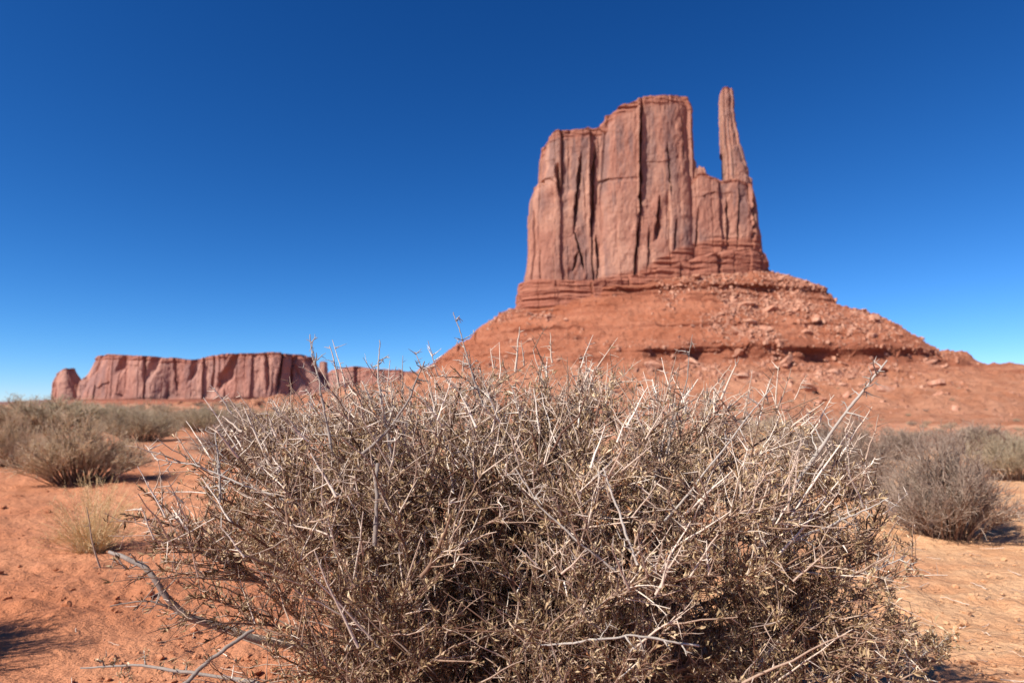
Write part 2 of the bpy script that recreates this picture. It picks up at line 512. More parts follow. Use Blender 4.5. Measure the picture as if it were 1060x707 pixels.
    jag = top_jag * k * (0.6 * noise(X / (7 * k), Y / (7 * k), 0, seed + 40) + 0.5 * np.round(1.5 * noise(X / (13 * k), Y / (13 * k), 0, seed + 41)))
    Z = Z + jag * smooth(0.80, 1.0, V)
    rings = [np.stack([X, Y, Z], -1).reshape(-1, 3)]
    S = [np.clip(st + 0.75 * rim, 0, 1).ravel()]
    # cap
    nc = 14
    X1, Y1, Z1 = X[-1], Y[-1], Z[-1]
    xc, yc = X1.mean(), Y1.mean()
    for q in range(1, nc):
        f = q / (nc - 1) * 0.999
        xx = X1 + (xc - X1) * f
        yy = Y1 + (yc - Y1) * f
        zz = PZ(530, interp(top, 530 + xx / (ref / F_PX)), ref)
        zz = Z1 + (zz - Z1) * smooth(0, 0.3, f) - 0.0
        zz = zz + cap_h * k * (0.15 * noise(xx / (8 * k), yy / (8 * k), 0, seed + 43))
        rings.append(np.stack([xx, yy, zz], -1))
        S.append(np.full(nu, 0.75))
    v = np.concatenate(rings)
    f = grid_faces(nu, nv + nc - 1)
    return v, f, np.concatenate(S)

def joined(blocks):
    return merge(blocks)

def rock_object(name, blocks, mat, parent=None):
    v, f, s = joined(blocks)
    return link(name, make_mesh(name, v, [f], mat, {'strata': s}), parent)

D = 620.0
butte = empty('sandstone_butte', (119, 620, 0))
tag(butte, 'huge red sandstone butte with a thin rock finger on its right end', 'butte')
inv = np.array([119.0, 620.0, 0.0])
def sub_origin(b): return (b[0] - inv, b[1], b[2])

STRATA = [(530, 290), (600, 292), (660, 282), (700, 258), (740, 247), (800, 246)]
main_cracks = [
    (663, 104, 661, 235, 1.6, 16), (660, 225, 655, 300, 1.2, 10), (683, 205, 678, 250, 2.2, 9), (700, 225, 696, 262, 1.0, 4),
    (628, 186, 618, 190, 4.5, 7), (689, 150, 694, 205, 1.0, 5), (672, 235, 668, 285, 1.0, 4), (706, 120, 708, 165, 1.0, 4)]
left_cracks = [
    (577, 172, 579, 205, 2.0, 10), (601, 160, 594, 240, 1.6, 10), (594, 240, 605, 282, 1.2, 7), (616, 150, 612, 245, 1.8, 11),
    (617, 245, 619, 290, 1.6, 9), (559, 185, 560, 192, 2.5, 6), (598, 262, 593, 282, 1.6, 6)]
A = rock_block([(320, 545), (285, 545), (275, 547), (262, 549), (205, 548), (197, 551), (188, 556), (182, 561), (160, 561), (152, 562), (140, 565), (130, 568)],
               [(320, 650), (200, 648), (130, 645)],
               [(556, 150), (561, 147), (566, 142), (578, 137), (600, 134), (621, 132), (660, 130)], D, 34, 322, 520, 240, 4.6, 1.0, 100,
               left_cracks, strata_base=STRATA, flute=2.3)
B = rock_block([(320, 612), (200, 616), (135, 621), (118, 625), (100, 628)],
               [(320, 722), (230, 719), (190, 716), (150, 714), (115, 713), (107, 711), (98, 706)],
               [(618, 127), (625, 120), (640, 112), (657, 106), (666, 103), (690, 102), (703, 99), (710, 105), (716, 112)], D + 2, 40, 322, 520, 270, 5.0, 1.0, 200,
               main_cracks, strata_base=STRATA, flute=1.7)
Cc = rock_block([(322, 690), (200, 702), (170, 705)], [(322, 790), (262, 790), (250, 789), (235, 786), (210, 784), (195, 778), (180, 774)],
               [(690, 215), (705, 198), (716, 188), (724, 180), (735, 184), (748, 187), (765, 186), (778, 190), (786, 208)], D - 6, 26, 322, 380, 170, 3.0, 1.0, 300,
               [(752, 205, 752, 262, 1.1, 5), (765, 192, 763, 262, 1.2, 5), (738, 200, 728, 206, 3.0, 4), (722, 215, 718, 262, 1.1, 4), (779, 205, 781, 250, 1.6, 7), (707, 222, 704, 262, 1.1, 4)],
               strata_base=STRATA, flute=1.6, strata_top=4)
# little teeth on the saddle
teeth = []
for (x0, x1, yt, dz, sd) in ((711, 722, 161, -20, 400), (720, 730, 171, -24, 410), (727, 737, 180, -26, 420)):
    teeth.append(rock_block([(240, x0 - 3), (yt + 6, x0), (yt, x0 + 2)], [(240, x1 + 3), (yt + 6, x1), (yt, x1 - 3)],
                            [(x0, yt + 4), ((x0 + x1) / 2, yt), (x1, yt + 5)], D + dz, 7, 240, 90, 70, 2.4, 0.5, sd, flute=0.9, strata_top=1))
rock_object('cliff', [sub_origin(b) for b in [A, B, Cc] + teeth], M_CLIFF, butte)
spire = rock_block([(262, 746), (225, 749.5), (187, 752), (160, 752), (155, 751), (130, 750.5), (112, 749.5), (100, 749), (93, 749.5), (88, 750)],
                   [(262, 788), (240, 786), (236, 784), (212, 782), (208, 779), (193, 777), (190, 778.5), (184, 778), (181, 774.5), (172, 773), (168, 770.5), (152, 767), (148, 765), (134, 763), (130, 761.5), (114, 760), (110, 759), (99, 759.5), (93, 758.5), (88, 757.5)],
                   [(745, 91), (748.5, 89), (752, 88), (756, 88.5), (759, 91)], D - 8, 13, 262, 190, 260, 2.7, 0.55, 500,
                   [(770, 150, 776, 200, 0.9, 2.0), (752, 195, 750, 250, 0.8, 3)], flute=0.95, strata_top=2, top_jag=0.6)
rock_object('rock_spire', [sub_origin(spire)], M_CLIFF, butte)
F1 = rock_block([(335, 534), (312, 535), (300, 536), (290, 537), (284, 541)], [(335, 800), (282, 797), (270, 797), (262, 794), (245, 788)],
                [(534, 290), (560, 289), (610, 291), (650, 288), (690, 278), (725, 268), (760, 259), (785, 256), (797, 264)], D, 45, 335, 520, 60, 3.6, 1.0, 600,
                strata_base=[(500, 0), (900, 0)], flute=2.6, strata_top=3)
rock_object('base_ledge', [sub_origin(F1)], M_CLIFF, butte)

# ---- talus slope with broken ledges
def build_talus():
    fr = np.radians(np.arange(-205, 25.01, 0.34))          # the side towards the camera (−90 deg is straight at it)
    bk = np.radians(np.arange(29, 152, 4.0))
    th = np.concatenate([fr, bk])
    s = np.concatenate([[-40, -20, -10], np.linspace(-4, 150, 300), np.linspace(151.5, 330, 110), np.linspace(340, 620, 26)])
    T, S = np.meshgrid(th, s)
    cs, sn = np.cos(T), np.sin(T)
    pw = 2.8
    hx = 113 + np.maximum(S, -60) * 1.0
    hy = 36 + np.maximum(S, -30) * 1.0
    X = 119 + hx * np.sign(cs) * np.abs(cs) ** (2 / np.maximum(2.0, pw - np.maximum(S, 0) / 60))
    Y = 620 + hy * np.sign(sn) * np.abs(sn) ** (2 / np.maximum(2.0, pw - np.maximum(S, 0) / 60))
    base = 92 + (122 - 92) * np.clip((X - 4) / 230, -0.0, 1.0)
    sc = np.array([0, 26, 50, 77, 105, 140, 180, 240, 330, 620])
    left = np.array([0, -20, -38, -55, -68, -78, -85, -92, -99, -112])
    right_s = np.array([0, 52, 58, 90, 134, 165, 231, 330, 450, 620])
    right_z = np.array([121, 98, 91, 72, 43, 33, 26, 16, 4, -18.0])
    front_s = np.array([0, 12, 40, 75, 106, 125, 170, 230, 300, 360, 620])
    front_z = np.array([0, -8, -30, -53, -71, -83, -94, -103, -111, -118, -140])
    zl = base + np.interp(S, sc, left)
    zr = np.interp(S, right_s, right_z)
    zf = np.interp(S, front_s, front_z) * (base / 106.0) + base
    wr = smooth(0.45, 0.95, cs)
    wlft = smooth(0.45, 0.95, -cs)
    Z = zf * (1 - wr - wlft) + zr * wr + zl * wlft
    Z = np.where(S < 0, base + 1.5, Z)
    # gullies and rubble
    slope = smooth(2, 20, S) * (1 - smooth(260, 420, S))
    ang = T * (80 + S)
    Z = Z + slope * (3.4 * noise(X / 38, Y / 38, 0, 8) + 1.8 * noise(X / 15, Y / 15, 0, 9) + 2.4 * noise(ang / 17, S / 90, 0, 10) - 2.0 * np.maximum(1 - np.abs(noise(ang / 26, S / 130, 0, 12)) * 5, 0))
    led = 0 * Z
    lip = 0 * Z
    for (zb, amp, w, sd) in ((97, 3.0, 0.9, 1), (89, 2.0, 0.8, 2), (104, 1.9, 0.8, 7), (80, 0.9, 0.9, 3), (74, 0.6, 0.5, 8), (84.5, 0.6, 0.5, 10), (93, 0.9, 0.5, 11), (60, 0.9, 0.7, 4), (50, 0.6, 0.45, 12), (26, 0.7, 0.5, 14), (38, 4.2, 0.9, 5), (33, 2.0, 0.7, 6)):
        st = np.clip(0.70 + 0.8 * noise(X / 46, Y / 46, 0, 60 + sd), 0.0, 1.2)
        if zb == 38: st = np.clip(0.95 + 0.4 * noise(X / 22, Y / 22, 0, 60 + sd), 0.55, 1.25) * (0.3 + 0.7 * smooth(70, 130, X)) * (1 - 0.6 * smooth(280, 360, X))
        zz = zb + 1.6 * noise(X / 24, Y / 24, 0, 80 + sd)
        t = (Z - zz)
        Z = Z + amp * st * np.tanh(t / w) * np.exp(-(t / (amp * 4.5)) ** 2)
        led = np.maximum(led, st * np.exp(-(t / (1.5 * amp)) ** 2))
        lip = lip + st * amp / 2.0 * np.tanh((t - 0.3) / 0.6) * np.exp(-(t / (1.1 * amp)) ** 2)
    rough = slope * (1.45 * np.maximum(fbm(X / 4.6, Y / 4.6, Z / 4.6, 3, 90) - 0.05, -0.35) + 0.9 * np.maximum(noise(X / 7, Y / 7, 0, 97) - 0.25, 0) * 2)
    Z = Z + rough
    # overhanging lips: push the hard band outwards
    push = np.clip(lip, -1.5, 1) * 2.0 * (1 - 0.75 * smooth(250, 330, X)) + led * 1.2 * noise(Z / 1.5, X / 30, 0, 95)
    X = X + cs * push
    Y = Y + sn * push
    v = np.stack([X - 119, Y - 620, Z], -1).reshape(-1, 3)
    f = grid_faces(len(th), len(s))[:, ::-1]
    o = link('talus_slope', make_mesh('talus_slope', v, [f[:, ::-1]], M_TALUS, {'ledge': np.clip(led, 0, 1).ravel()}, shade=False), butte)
    return X, Y, Z, S, T
TX, TY, TZ, TS, TT = build_talus()

# ---- boulders on the talus
def boulder_mesh(seed, mat):
    import bmesh
    bm = bmesh.new()
    bmesh.ops.create_icosphere(bm, subdivisions=3, radius=1.0)
    v = np.array([p.co[:] for p in bm.verts])
    rng = np.random.default_rng(seed)
    for _ in range(15):                                    # chop flat faces to make it angular
        n = unit(rng.normal(size=3)); c = rng.uniform(0.48, 0.80)
        t = v @ n
        v = v - np.maximum(t - c, 0)[:, None] * n
    v = v * (1 + 0.05 * fbm(v[:, 0] * 2, v[:, 1] * 2, v[:, 2] * 2, 3, seed))[:, None]
    v = v * np.array([1.25, 0.9, 0.55])
    for p, q in zip(bm.verts, v): p.co = q
    me = bpy.data.meshes.new('boulder')
    bm.to_mesh(me); bm.free()
    me.materials.append(mat)
    return me
rb = np.random.default_rng(5)
boulders = [boulder_mesh(70 + i, M_BOULDER) for i in range(6)]
ok = np.argwhere((TS > 8) & (TS < 345) & (np.sin(TT) < -0.15) & (TX > -20))
wgt = []
for i, j in ok:
    x, y, s = TX[i, j], TY[i, j], TS[i, j]
    px = 530 + x / y * F_PX
    w = math.exp(-((px - 790) / 90) ** 2) + 0.35 * math.exp(-((px - 930) / 80) ** 2) + 0.15
    w *= 1.0 if s < 140 else 0.7
    w *= max(0.05, 0.4 + 1.6 * float(noise(x / 26.0, y / 26.0, 0, 303)))
    wgt.append(w)
wgt = np.array(wgt) / np.sum(wgt)
for q in rb.choice(len(ok), 285, replace=False, p=wgt):
    i, j = ok[q]
    sz = min(6.5, 1.55 * (1 + rb.pareto(2.0)))
    o = link('boulder', boulders[rb.integers(6)], None, (TX[i, j], TY[i, j], TZ[i, j] + sz * 0.25))
    o.rotation_euler = (rb.normal(0, 0.3), rb.normal(0, 0.3), rb.uniform(0, 6.28))
    o.scale = (sz, sz, sz)
    tag(o, 'pale red sandstone boulder lying on the talus slope under the butte', 'boulder', 'boulders scattered over the talus slope')

def build_rubble():
    rng = np.random.default_rng(6)
    n = 14000
    q = rng.choice(len(ok), n, p=wgt)
    i, j = ok[q, 0], ok[q, 1]
    c = np.stack([TX[i, j] - 119, TY[i, j] - 620, TZ[i, j]], 1) + rng.normal(0, 0.6, (n, 3)) * np.array([1, 1, 0])
    s = 0.48 * (1 + rng.pareto(2.3, n)); s = np.minimum(s, 1.9)
    cube = np.array([(-1, -1, -1), (1, -1, -1), (1, 1, -1), (-1, 1, -1), (-1, -1, 1), (1, -1, 1), (1, 1, 1), (-1, 1, 1)]) * 0.7
    v = cube[None] * s[:, None, None] * rng.uniform(0.5, 1.2, (n, 8, 3))
    a = rng.uniform(0, 6.28, n); ca, sa = np.cos(a)[:, None], np.sin(a)[:, None]
    v = np.stack([v[..., 0] * ca - v[..., 1] * sa, v[..., 0] * sa + v[..., 1] * ca, v[..., 2]], -1) + c[:, None]
    F = np.array([(0, 3, 2, 1), (4, 5, 6, 7), (0, 1, 5, 4), (1, 2, 6, 5), (2, 3, 7, 6), (3, 0, 4, 7)])
    f = (np.arange(n)[:, None, None] * 8 + F[None]).reshape(-1, 4)
    o = link('rubble', make_mesh('rubble', v.reshape(-1, 3), [f], M_BOULDER), butte)
    o['kind'] = 'stuff'
build_rubble()

# ---- the long mesa on the left horizon and what stands beside it
DM = 3000.0
def apron(x0, x1, ytop, depth, half, k, seed):
    """a debris skirt round the foot of a far cliff"""
    nu, nv = 360, 40
    th = np.linspace(0, 2 * math.pi, nu, endpoint=False)
    v = np.linspace(0, 1, nv)[:, None]
    xc = PX((x0 + x1) / 2, 418, depth); hw = (PX(x1, 418, depth) - PX(x0, 418, depth)) / 2
    cs, sn = np.cos(th)[None], np.sin(th)[None]
    ex, ey = np.sign(cs) * np.abs(cs) ** 0.6, np.sign(sn) * np.abs(sn) ** 0.6
    zt = PZ(530, ytop, depth)
    out = 110 * (1 - v) ** 1.0
    X = xc + (hw + out) * ex
    Y = depth + (half + out) * ey
    Z = -34 + (zt + 34) * v ** 1.5 + 6 * noise(X / 40, Y / 40, 0, seed) * np.sin(v * math.pi) + 4 * noise(X / 15, Y / 15, 0, seed + 1) * np.sin(v * math.pi)
    Z = Z + 4 * np.tanh(3 * noise(Z / 14, X / 300, 0, seed + 2)) * np.sin(v * math.pi)
    g = np.stack([X, Y, Z], -1).reshape(-1, 3)
    return g, grid_faces(nu, nv), np.ones(len(g))
mesa = empty('sandstone_mesa', (PX(205, 418, DM), DM, 0))
tag(mesa, 'long flat topped red sandstone mesa standing on the left horizon', 'mesa')
minv = np.array([float(PX(205, 418, DM)), DM, 0.0])
mb = rock_block([(428, 72), (418, 76), (405, 82), (395, 88), (385, 96), (375, 101), (367, 104), (360, 106)],
                [(428, 343), (418, 338), (405, 331), (395, 325), (385, 318), (375, 313), (362, 308)],
                [(100, 371), (105, 367), (120, 367), (150, 369), (175, 371), (200, 372), (222, 369), (240, 367), (270, 366), (290, 364), (312, 366), (322, 374)],
                DM, 190, 428, 900, 130, 3.4, 4.2, 700,
                [(292, 362, 288, 408, 9, 45), (303, 364, 300, 408, 8, 40), (250, 364, 230, 404, 26, 30), (276, 362, 280, 406, 9, 22), (208, 364, 198, 396, 20, 18), (166, 366, 156, 396, 18, 18), (132, 366, 124, 388, 16, 16), (182, 366, 184, 406, 6, 14), (224, 366, 222, 406, 6, 14)],
                strata_base=[(0, 412), (400, 413)], flute=6.0, alcove=20, strata_top=26, top_jag=0.9, jk=2.1)
rock_object('cliff', [(mb[0] - minv, mb[1], mb[2])], M_MESA, mesa)
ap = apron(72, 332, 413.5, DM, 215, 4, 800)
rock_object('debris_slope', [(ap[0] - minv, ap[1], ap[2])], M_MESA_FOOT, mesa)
for (x0, x1, yt, sd) in ((55, 75, 381, 710), (79, 97, 389, 720)):
    kb = rock_block([(428, x0 - 4), (402, x0 - 1), (392, x0 + 1), (yt, x0 + 6)], [(428, x1 + 14), (405, x1 + 5), (395, x1 - 1), (yt, x1 - 9)],
                    [(x0, yt + 12), (x0 + 6, yt + 3), (x0 + 10, yt), (x0 + 13, yt + 1), (x1 - 4, yt + 9), (x1, yt + 16)], DM - 40, 60, 428, 220, 70, 2.4, 3.0, sd, strata_base=[(0, 412), (400, 412)], flute=5, strata_top=8)
    rock_object('rock_knob', [(kb[0] - minv, kb[1], kb[2])], M_MESA, mesa)

pil = empty('rock_pillar', (PX(334, 418, DM + 60), DM + 60, 0))
pinv = np.array([float(PX(334, 418, DM + 60)), DM + 60, 0.0])
tag(pil, 'short red rock pillar standing just right of the long mesa', 'rock pillar')
pb = rock_block([(428, 326), (395, 329), (385, 330.5), (374, 330.5)], [(428, 344), (395, 339.5), (385, 338), (374, 337.5)], [(330, 375), (334, 374), (338, 375)],
                DM + 60, 16, 428, 120, 80, 2.6, 2.0, 730, flute=3, strata_top=6)
rock_object('column', [(pb[0] - pinv, pb[1], pb[2])], M_MESA, pil)

DL = 3600.0
low = empty('low_mesa', (PX(400, 418, DL), DL, 0))
linv = np.array([float(PX(400, 418, DL)), DL, 0.0])
tag(low, 'low far red mesa half hidden behind the thorn bush tips', 'mesa')
lb = rock_block([(428, 320), (400, 330), (390, 336), (383, 346), (379, 352)], [(428, 522), (400, 510), (380, 500)],
                [(330, 393), (340, 386), (352, 381), (368, 380), (385, 382), (420, 384), (500, 388)], DL, 150, 428, 420, 90, 3.0, 4.5, 740,
                strata_base=[(0, 408), (900, 408)], flute=9, alcove=16, strata_top=30)
rock_object('cliff', [(lb[0] - linv, lb[1], lb[2])], M_MESA, low)

# low far rise on the horizon left of the mesa
def far_rise():
    nx_, ny_ = 160, 10
    X = np.linspace(-9000, 9000, nx_)[None] + np.zeros((ny_, 1))
    t = np.linspace(0, 1, ny_)[:, None]
    Y = 7000 + 1500 * t + 0 * X
    Z = -40 + np.sin(t * math.pi) * (96 + 26 * fbm(X / 1500, 0.3 + 0 * X, 0, 4, 5))
    v = np.stack([X, Y, Z], -1).reshape(-1, 3)
    M = Mat('far_land', 0.95, 0.1)
    M.color(M.mix(M.noise((0.004, 0.004, 0.02), 5), (0.16, 0.085, 0.075), (0.26, 0.125, 0.09)))
    return link('hills', make_mesh('hills', v, [grid_faces(nx_, ny_, False)], M.m, shade=True))
tag(far_rise(), kind='structure')

# ------------------------------------------------------------------ plants
def rot_about(v, axis, ang):
    axis = unit(axis)
    c, s = np.cos(ang)[..., None], np.sin(ang)[..., None]
    return v * c + np.cross(axis, v) * s + axis * (np.sum(axis * v, -1, keepdims=True)) * (1 - c)

def sprout(pl, n, tmin, tmax, lmin, lmax, amin, amax, K, rng, wig=0.10, up=0.0, curve=0.0):
    """n side shoots on each polyline; returns polylines and the parent index"""
    N, KP, _ = pl.shape
    par = np.repeat(np.arange(N), n)
    M = len(par)
    t = rng.uniform(tmin, tmax, M) * (KP - 1.001)
    i = np.floor(t).astype(int); f = (t - i)[:, None]
    p0 = pl[par, i] * (1 - f) + pl[par, i + 1] * f
    tan = unit(pl[par, i + 1] - pl[par, i])
    ax = unit(np.cross(tan, rng.normal(size=(M, 3))))
    d = rot_about(tan, ax, np.radians(rng.uniform(amin, amax, M)))
    d = unit(d + np.array([0, 0, up]))
    ln = rng.uniform(lmin, lmax, M)
    q = np.linspace(0, 1, K)[None, :, None]
    out = p0[:, None] + d[:, None] * q * ln[:, None, None]
    side = unit(np.cross(d, rng.normal(size=(M, 3))))
    out = out + side[:, None] * (q ** 2) * (ln * rng.normal(0, curve + 1e-6, M))[:, None, None]
    w = rng.normal(0, 1, (M, K, 3)) * wig * (ln / K)[:, None, None]
    w[:, 0] = 0
    return out + w, par, t / KP

def taper(N, K, r0, r1, rng, var=0.25):
    q = np.linspace(0, 1, K)[None]
    return (r0 + (r1 - r0) * q) * np.exp(rng.normal(0, var, (N, 1)))

def along(pl, n, rng, tmin=0.1, tmax=1.0):
    N, K, _ = pl.shape
    t = rng.uniform(tmin, tmax, (N, n)) * (K - 1.001)
    i = np.floor(t).astype(int); f = (t - i)[..., None]
    r = np.arange(N)[:, None]
    p = pl[r, i] * (1 - f) + pl[r, i + 1] * f
    d = unit(pl[r, i + 1] - pl[r, i])
    return p.reshape(-1, 3), d.reshape(-1, 3)

# ---- the big thorn bush in front
CX, CY = 0.02, 1.78
TOPX = np.array([-1.02, -0.93, -0.83, -0.68, -0.45, -0.20, 0.02, 0.27, 0.52, 0.68, 0.82, 0.92, 1.02])
TOPZ = np.array([0.20, 0.34, 0.765, 0.83, 0.88, 0.915, 0.925, 0.915, 0.86, 0.815, 0.745, 0.32, 0.15])
def bush_top(x, y):
    dy = np.clip((y - (CY - 0.05)) / 0.62, -1, 1)
    dx = np.clip((x - CX) / 1.05, -1, 1) * 0.6
    return (np.interp(x, TOPX, TOPZ) + 0.045 * noise(x * 6.0, y * 4.0, 0, 501) + 0.045 * noise(x * 13.0, y * 9.0, 0, 502)) * np.sqrt(np.clip(1 - dy ** 2 * (0.8 + 0.2 * dx ** 2), 0.05, 1))

def build_bush():
    rng = np.random.default_rng(17)
    root = empty('thorn_bush', (CX, CY, 0))
    tag(root, 'big dense thorny desert bush with bare pale twig tips filling the foreground', 'bush')
    o = np.array([CX, CY, 0])
    NS = 98
    def side_ok(p):
        lim = np.interp(p[:, 2], [0.0, 0.15, 0.32, 0.45, 0.7], [0.60, 0.64, 0.72, 0.80, 0.87])
        lim = np.where(p[:, 0] < CX, lim - 0.07 * (1 - smooth(0.25, 0.45, p[:, 2])), lim)
        thin = (p[:, 2] < 0.42) & (rng.random(len(p)) < 0.72 * (1 - smooth(-0.60, -0.32, p[:, 0])))
        return (np.abs(p[:, 0] - CX) < lim * rng.uniform(0.93, 1.06, len(p))) & ~thin
    K = 16
    # stems: fan out from the base to points on and under the crown's surface
    base = np.stack([CX + rng.normal(0, 0.16, NS), CY + rng.normal(0, 0.10, NS), np.full(NS, -0.02)], 1)
    a = rng.uniform(0, 2 * math.pi, NS)
    rr = rng.uniform(0.0, 1.0, NS) ** 0.42
    tx = CX + 0.90 * rr * np.cos(a)
    ty = CY - 0.04 + 0.50 * rr * np.sin(a)
    tz = bush_top(tx, ty) * rng.uniform(0.72, 0.97, NS)
    low_ = rng.random(NS) < 0.15 + 0.45 * (rr > 0.75)
    tz = np.where(low_, tz * rng.uniform(0.3, 0.75, NS), tz)
    tx = CX + (tx - CX) * np.where(tz < 0.45, 0.80, np.where(tz < 0.6, 0.90, 0.97))
    tgt = np.stack([tx, ty, tz], 1)
    ctrl = base + (tgt - base) * np.array([0.28, 0.28, 0.62]) + rng.normal(0, 0.05, (NS, 3))
    q = np.linspace(0, 1, K)[None, :, None]
    st = (1 - q) ** 2 * base[:, None] + 2 * q * (1 - q) * ctrl[:, None] + q ** 2 * tgt[:, None]
    kink = np.cumsum(rng.normal(0, 0.0052, (NS, K, 3)), axis=1)
    kink -= kink[:, :1]
    st = st + kink * np.sin(np.linspace(0, math.pi * 0.8, K))[None, :, None] * 1.2
    rs = taper(NS, K, 0.0070, 0.0016, rng, 0.28)
    # secondary, tertiary, spines
    b1, par1, t1 = sprout(st, 11, 0.22, 1.0, 0.10, 0.30, 15, 48, 9, rng, 0.10, 0.20, 0.06)
    tb = bush_top(b1[:, -1, 0], b1[:, -1, 1])
    keep = (b1[:, -1, 2] < tb + rng.exponential(0.022, len(b1))) & (b1[:, -1, 2] > 0.05) & side_ok(b1[:, -1])
    b1, par1 = b1[keep], par1[keep]
    NI = 1350
    ix = CX + rng.uniform(-0.93, 0.93, NI); iy = CY + rng.uniform(-0.60, 0.28, NI)
    iz = bush_top(ix, iy) * rng.uniform(0.06, 0.94, NI)
    okx = ((iy - CY + 0.05) / 0.60) ** 2 + (np.abs(ix - CX) / 0.95) ** 5 < 1
    tg = np.stack([ix, iy, iz], 1)[okx]
    wood = np.concatenate([st[:, 4:].reshape(-1, 3), b1[:, 2:].reshape(-1, 3)])
    wpar = np.concatenate([np.repeat(np.arange(NS), K - 4), np.repeat(par1, 7)])
    near = np.empty(len(tg), int)
    for k in range(len(tg)):
        dv = wood - tg[k]
        near[k] = np.argmin(np.sum(dv * dv, 1) + 14.0 * np.maximum(dv[:, 2] + 0.09, 0) ** 2 + 0.3 * (np.sum(dv * dv, 1) < 0.0144))
    keepi = side_ok(tg)
    tg, near = tg[keepi], near[keepi]
    s0 = wood[near]
    q9 = np.linspace(0, 1, 9)[None, :, None]
    mid = (s0 + tg) / 2 + rng.normal(0, 0.008, tg.shape) + np.array([0, 0, 0.006])
    inf = (1 - q9) ** 2 * s0[:, None] + 2 * q9 * (1 - q9) * mid[:, None] + q9 ** 2 * tg[:, None]
    inf = inf + rng.normal(0, 0.0012, inf.shape) * (q9 > 0)
    b1 = np.concatenate([b1, inf]); par1 = np.concatenate([par1, wpar[near]])
    b2, par2, _ = sprout(b1, 8, 0.12, 1.0, 0.035, 0.135, 28, 70, 5, rng, 0.07, 0.30, 0.05)
    tb = bush_top(b2[:, -1, 0], b2[:, -1, 1])
    b2 = b2[(b2[:, -1, 2] < tb + rng.exponential(0.020, len(b2))) & (b2[:, -1, 2] > 0.02)]
    b2 = b2[np.abs(b2[:, -1, 0] - CX) < np.interp(b2[:, -1, 2], [0.0, 0.3, 0.45, 0.7], [0.72, 0.80, 0.87, 0.93]) * rng.uniform(0.95, 1.04, len(b2))]
    b3, _, _ = sprout(b2, 2, 0.15, 0.95, 0.012, 0.040, 55, 95, 3, rng, 0.05)
    # each stem with its own side branches is one part
    r1 = taper(len(b1), 9, 0.0024, 0.0009, rng, 0.25)
    for k in range(NS):
        m = par1 == k
        parts = [tubes(st[k:k + 1] - o, rs[k:k + 1], 7, rng.uniform(0.1, 0.9, 1))]
        if m.any(): parts.append(tubes(b1[m] - o, r1[m], 5, rng.uniform(0, 0.9, m.sum())))
        v, f, t = merge(parts)
        link('stem', make_mesh('stem', v, [f], M_STEM, {'tint': t}, shade=True), root)
    # height below the crown's surface decides how bare and pale a twig is
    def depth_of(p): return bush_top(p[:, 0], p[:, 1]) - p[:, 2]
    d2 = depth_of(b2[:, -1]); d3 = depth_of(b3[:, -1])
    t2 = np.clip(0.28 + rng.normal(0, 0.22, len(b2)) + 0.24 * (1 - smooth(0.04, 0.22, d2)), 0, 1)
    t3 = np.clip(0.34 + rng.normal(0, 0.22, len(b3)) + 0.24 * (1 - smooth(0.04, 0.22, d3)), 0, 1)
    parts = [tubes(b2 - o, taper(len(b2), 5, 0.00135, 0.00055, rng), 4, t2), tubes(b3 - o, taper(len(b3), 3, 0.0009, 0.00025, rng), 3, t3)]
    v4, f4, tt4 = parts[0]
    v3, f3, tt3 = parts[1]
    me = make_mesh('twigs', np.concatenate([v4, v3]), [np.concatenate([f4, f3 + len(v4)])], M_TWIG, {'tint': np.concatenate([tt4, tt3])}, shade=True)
    tag(link('twigs', me, root), kind='stuff')
    # bare pale shoots with thorns along the top and sides, and long dead straight canes through the crown
    NT = 340
    wood2 = np.concatenate([b1[:, 5:].reshape(-1, 3), b2[:, 2:].reshape(-1, 3)])
    dw = depth_of(wood2)
    cand = wood2[(dw < 0.14) & (wood2[:, 2] > 0.35) & (wood2[:, 1] < CY + 0.3)]
    p0 = cand[rng.choice(len(cand), NT, replace=False)]
    x, y = p0[:, 0], p0[:, 1]
    d = unit(np.stack([0.75 * (x - CX) + rng.normal(0, 0.28, NT), 0.5 * (y - CY) + rng.normal(0, 0.22, NT), rng.uniform(0.5, 1.0, NT)], 1))
    ln = rng.uniform(0.035, 0.105, NT) * (1 + 0.5 * (rng.random(NT) < 0.14))
    q6 = np.linspace(0, 1, 7)[None, :, None]
    sh = p0[:, None] + d[:, None] * q6 * ln[:, None, None] + np.cumsum(rng.normal(0, 0.0011, (NT, 7, 3)), 1)
    ths, _, _ = sprout(sh, 6, 0.15, 0.95, 0.010, 0.034, 50, 90, 3, rng, 0.05)
    tS = np.clip(0.62 + rng.normal(0, 0.24, NT), 0, 1)
    tT = np.clip(np.repeat(tS, 6) + rng.normal(0, 0.1, len(ths)), 0, 1)
    NC = 75
    cand = wood2[(wood2[:, 1] < CY - 0.08) & (wood2[:, 2] < 0.66) & (wood2[:, 2] > 0.12) & (np.abs(wood2[:, 0]) < 0.62)]
    c0 = cand[rng.choice(len(cand), NC, replace=False)]
    dc = unit(unit(c0 - np.array([CX, CY, -0.1])) * 0.9 + np.stack([rng.normal(0, 0.42, NC), rng.normal(0, 0.2, NC), rng.normal(0.2, 0.3, NC)], 1))
    lc = rng.uniform(0.10, 0.28, NC)
    cn = c0[:, None] + dc[:, None] * q6 * lc[:, None, None] + np.cumsum(rng.normal(0, 0.0013, (NC, 7, 3)), 1)
    mk = cn[:, -1, 2] < bush_top(cn[:, -1, 0], cn[:, -1, 1]) + 0.03
    cn = cn[mk]; NC = len(cn)
    tcn, _, _ = sprout(cn, 6, 0.1, 0.95, 0.012, 0.045, 45, 90, 3, rng, 0.05)
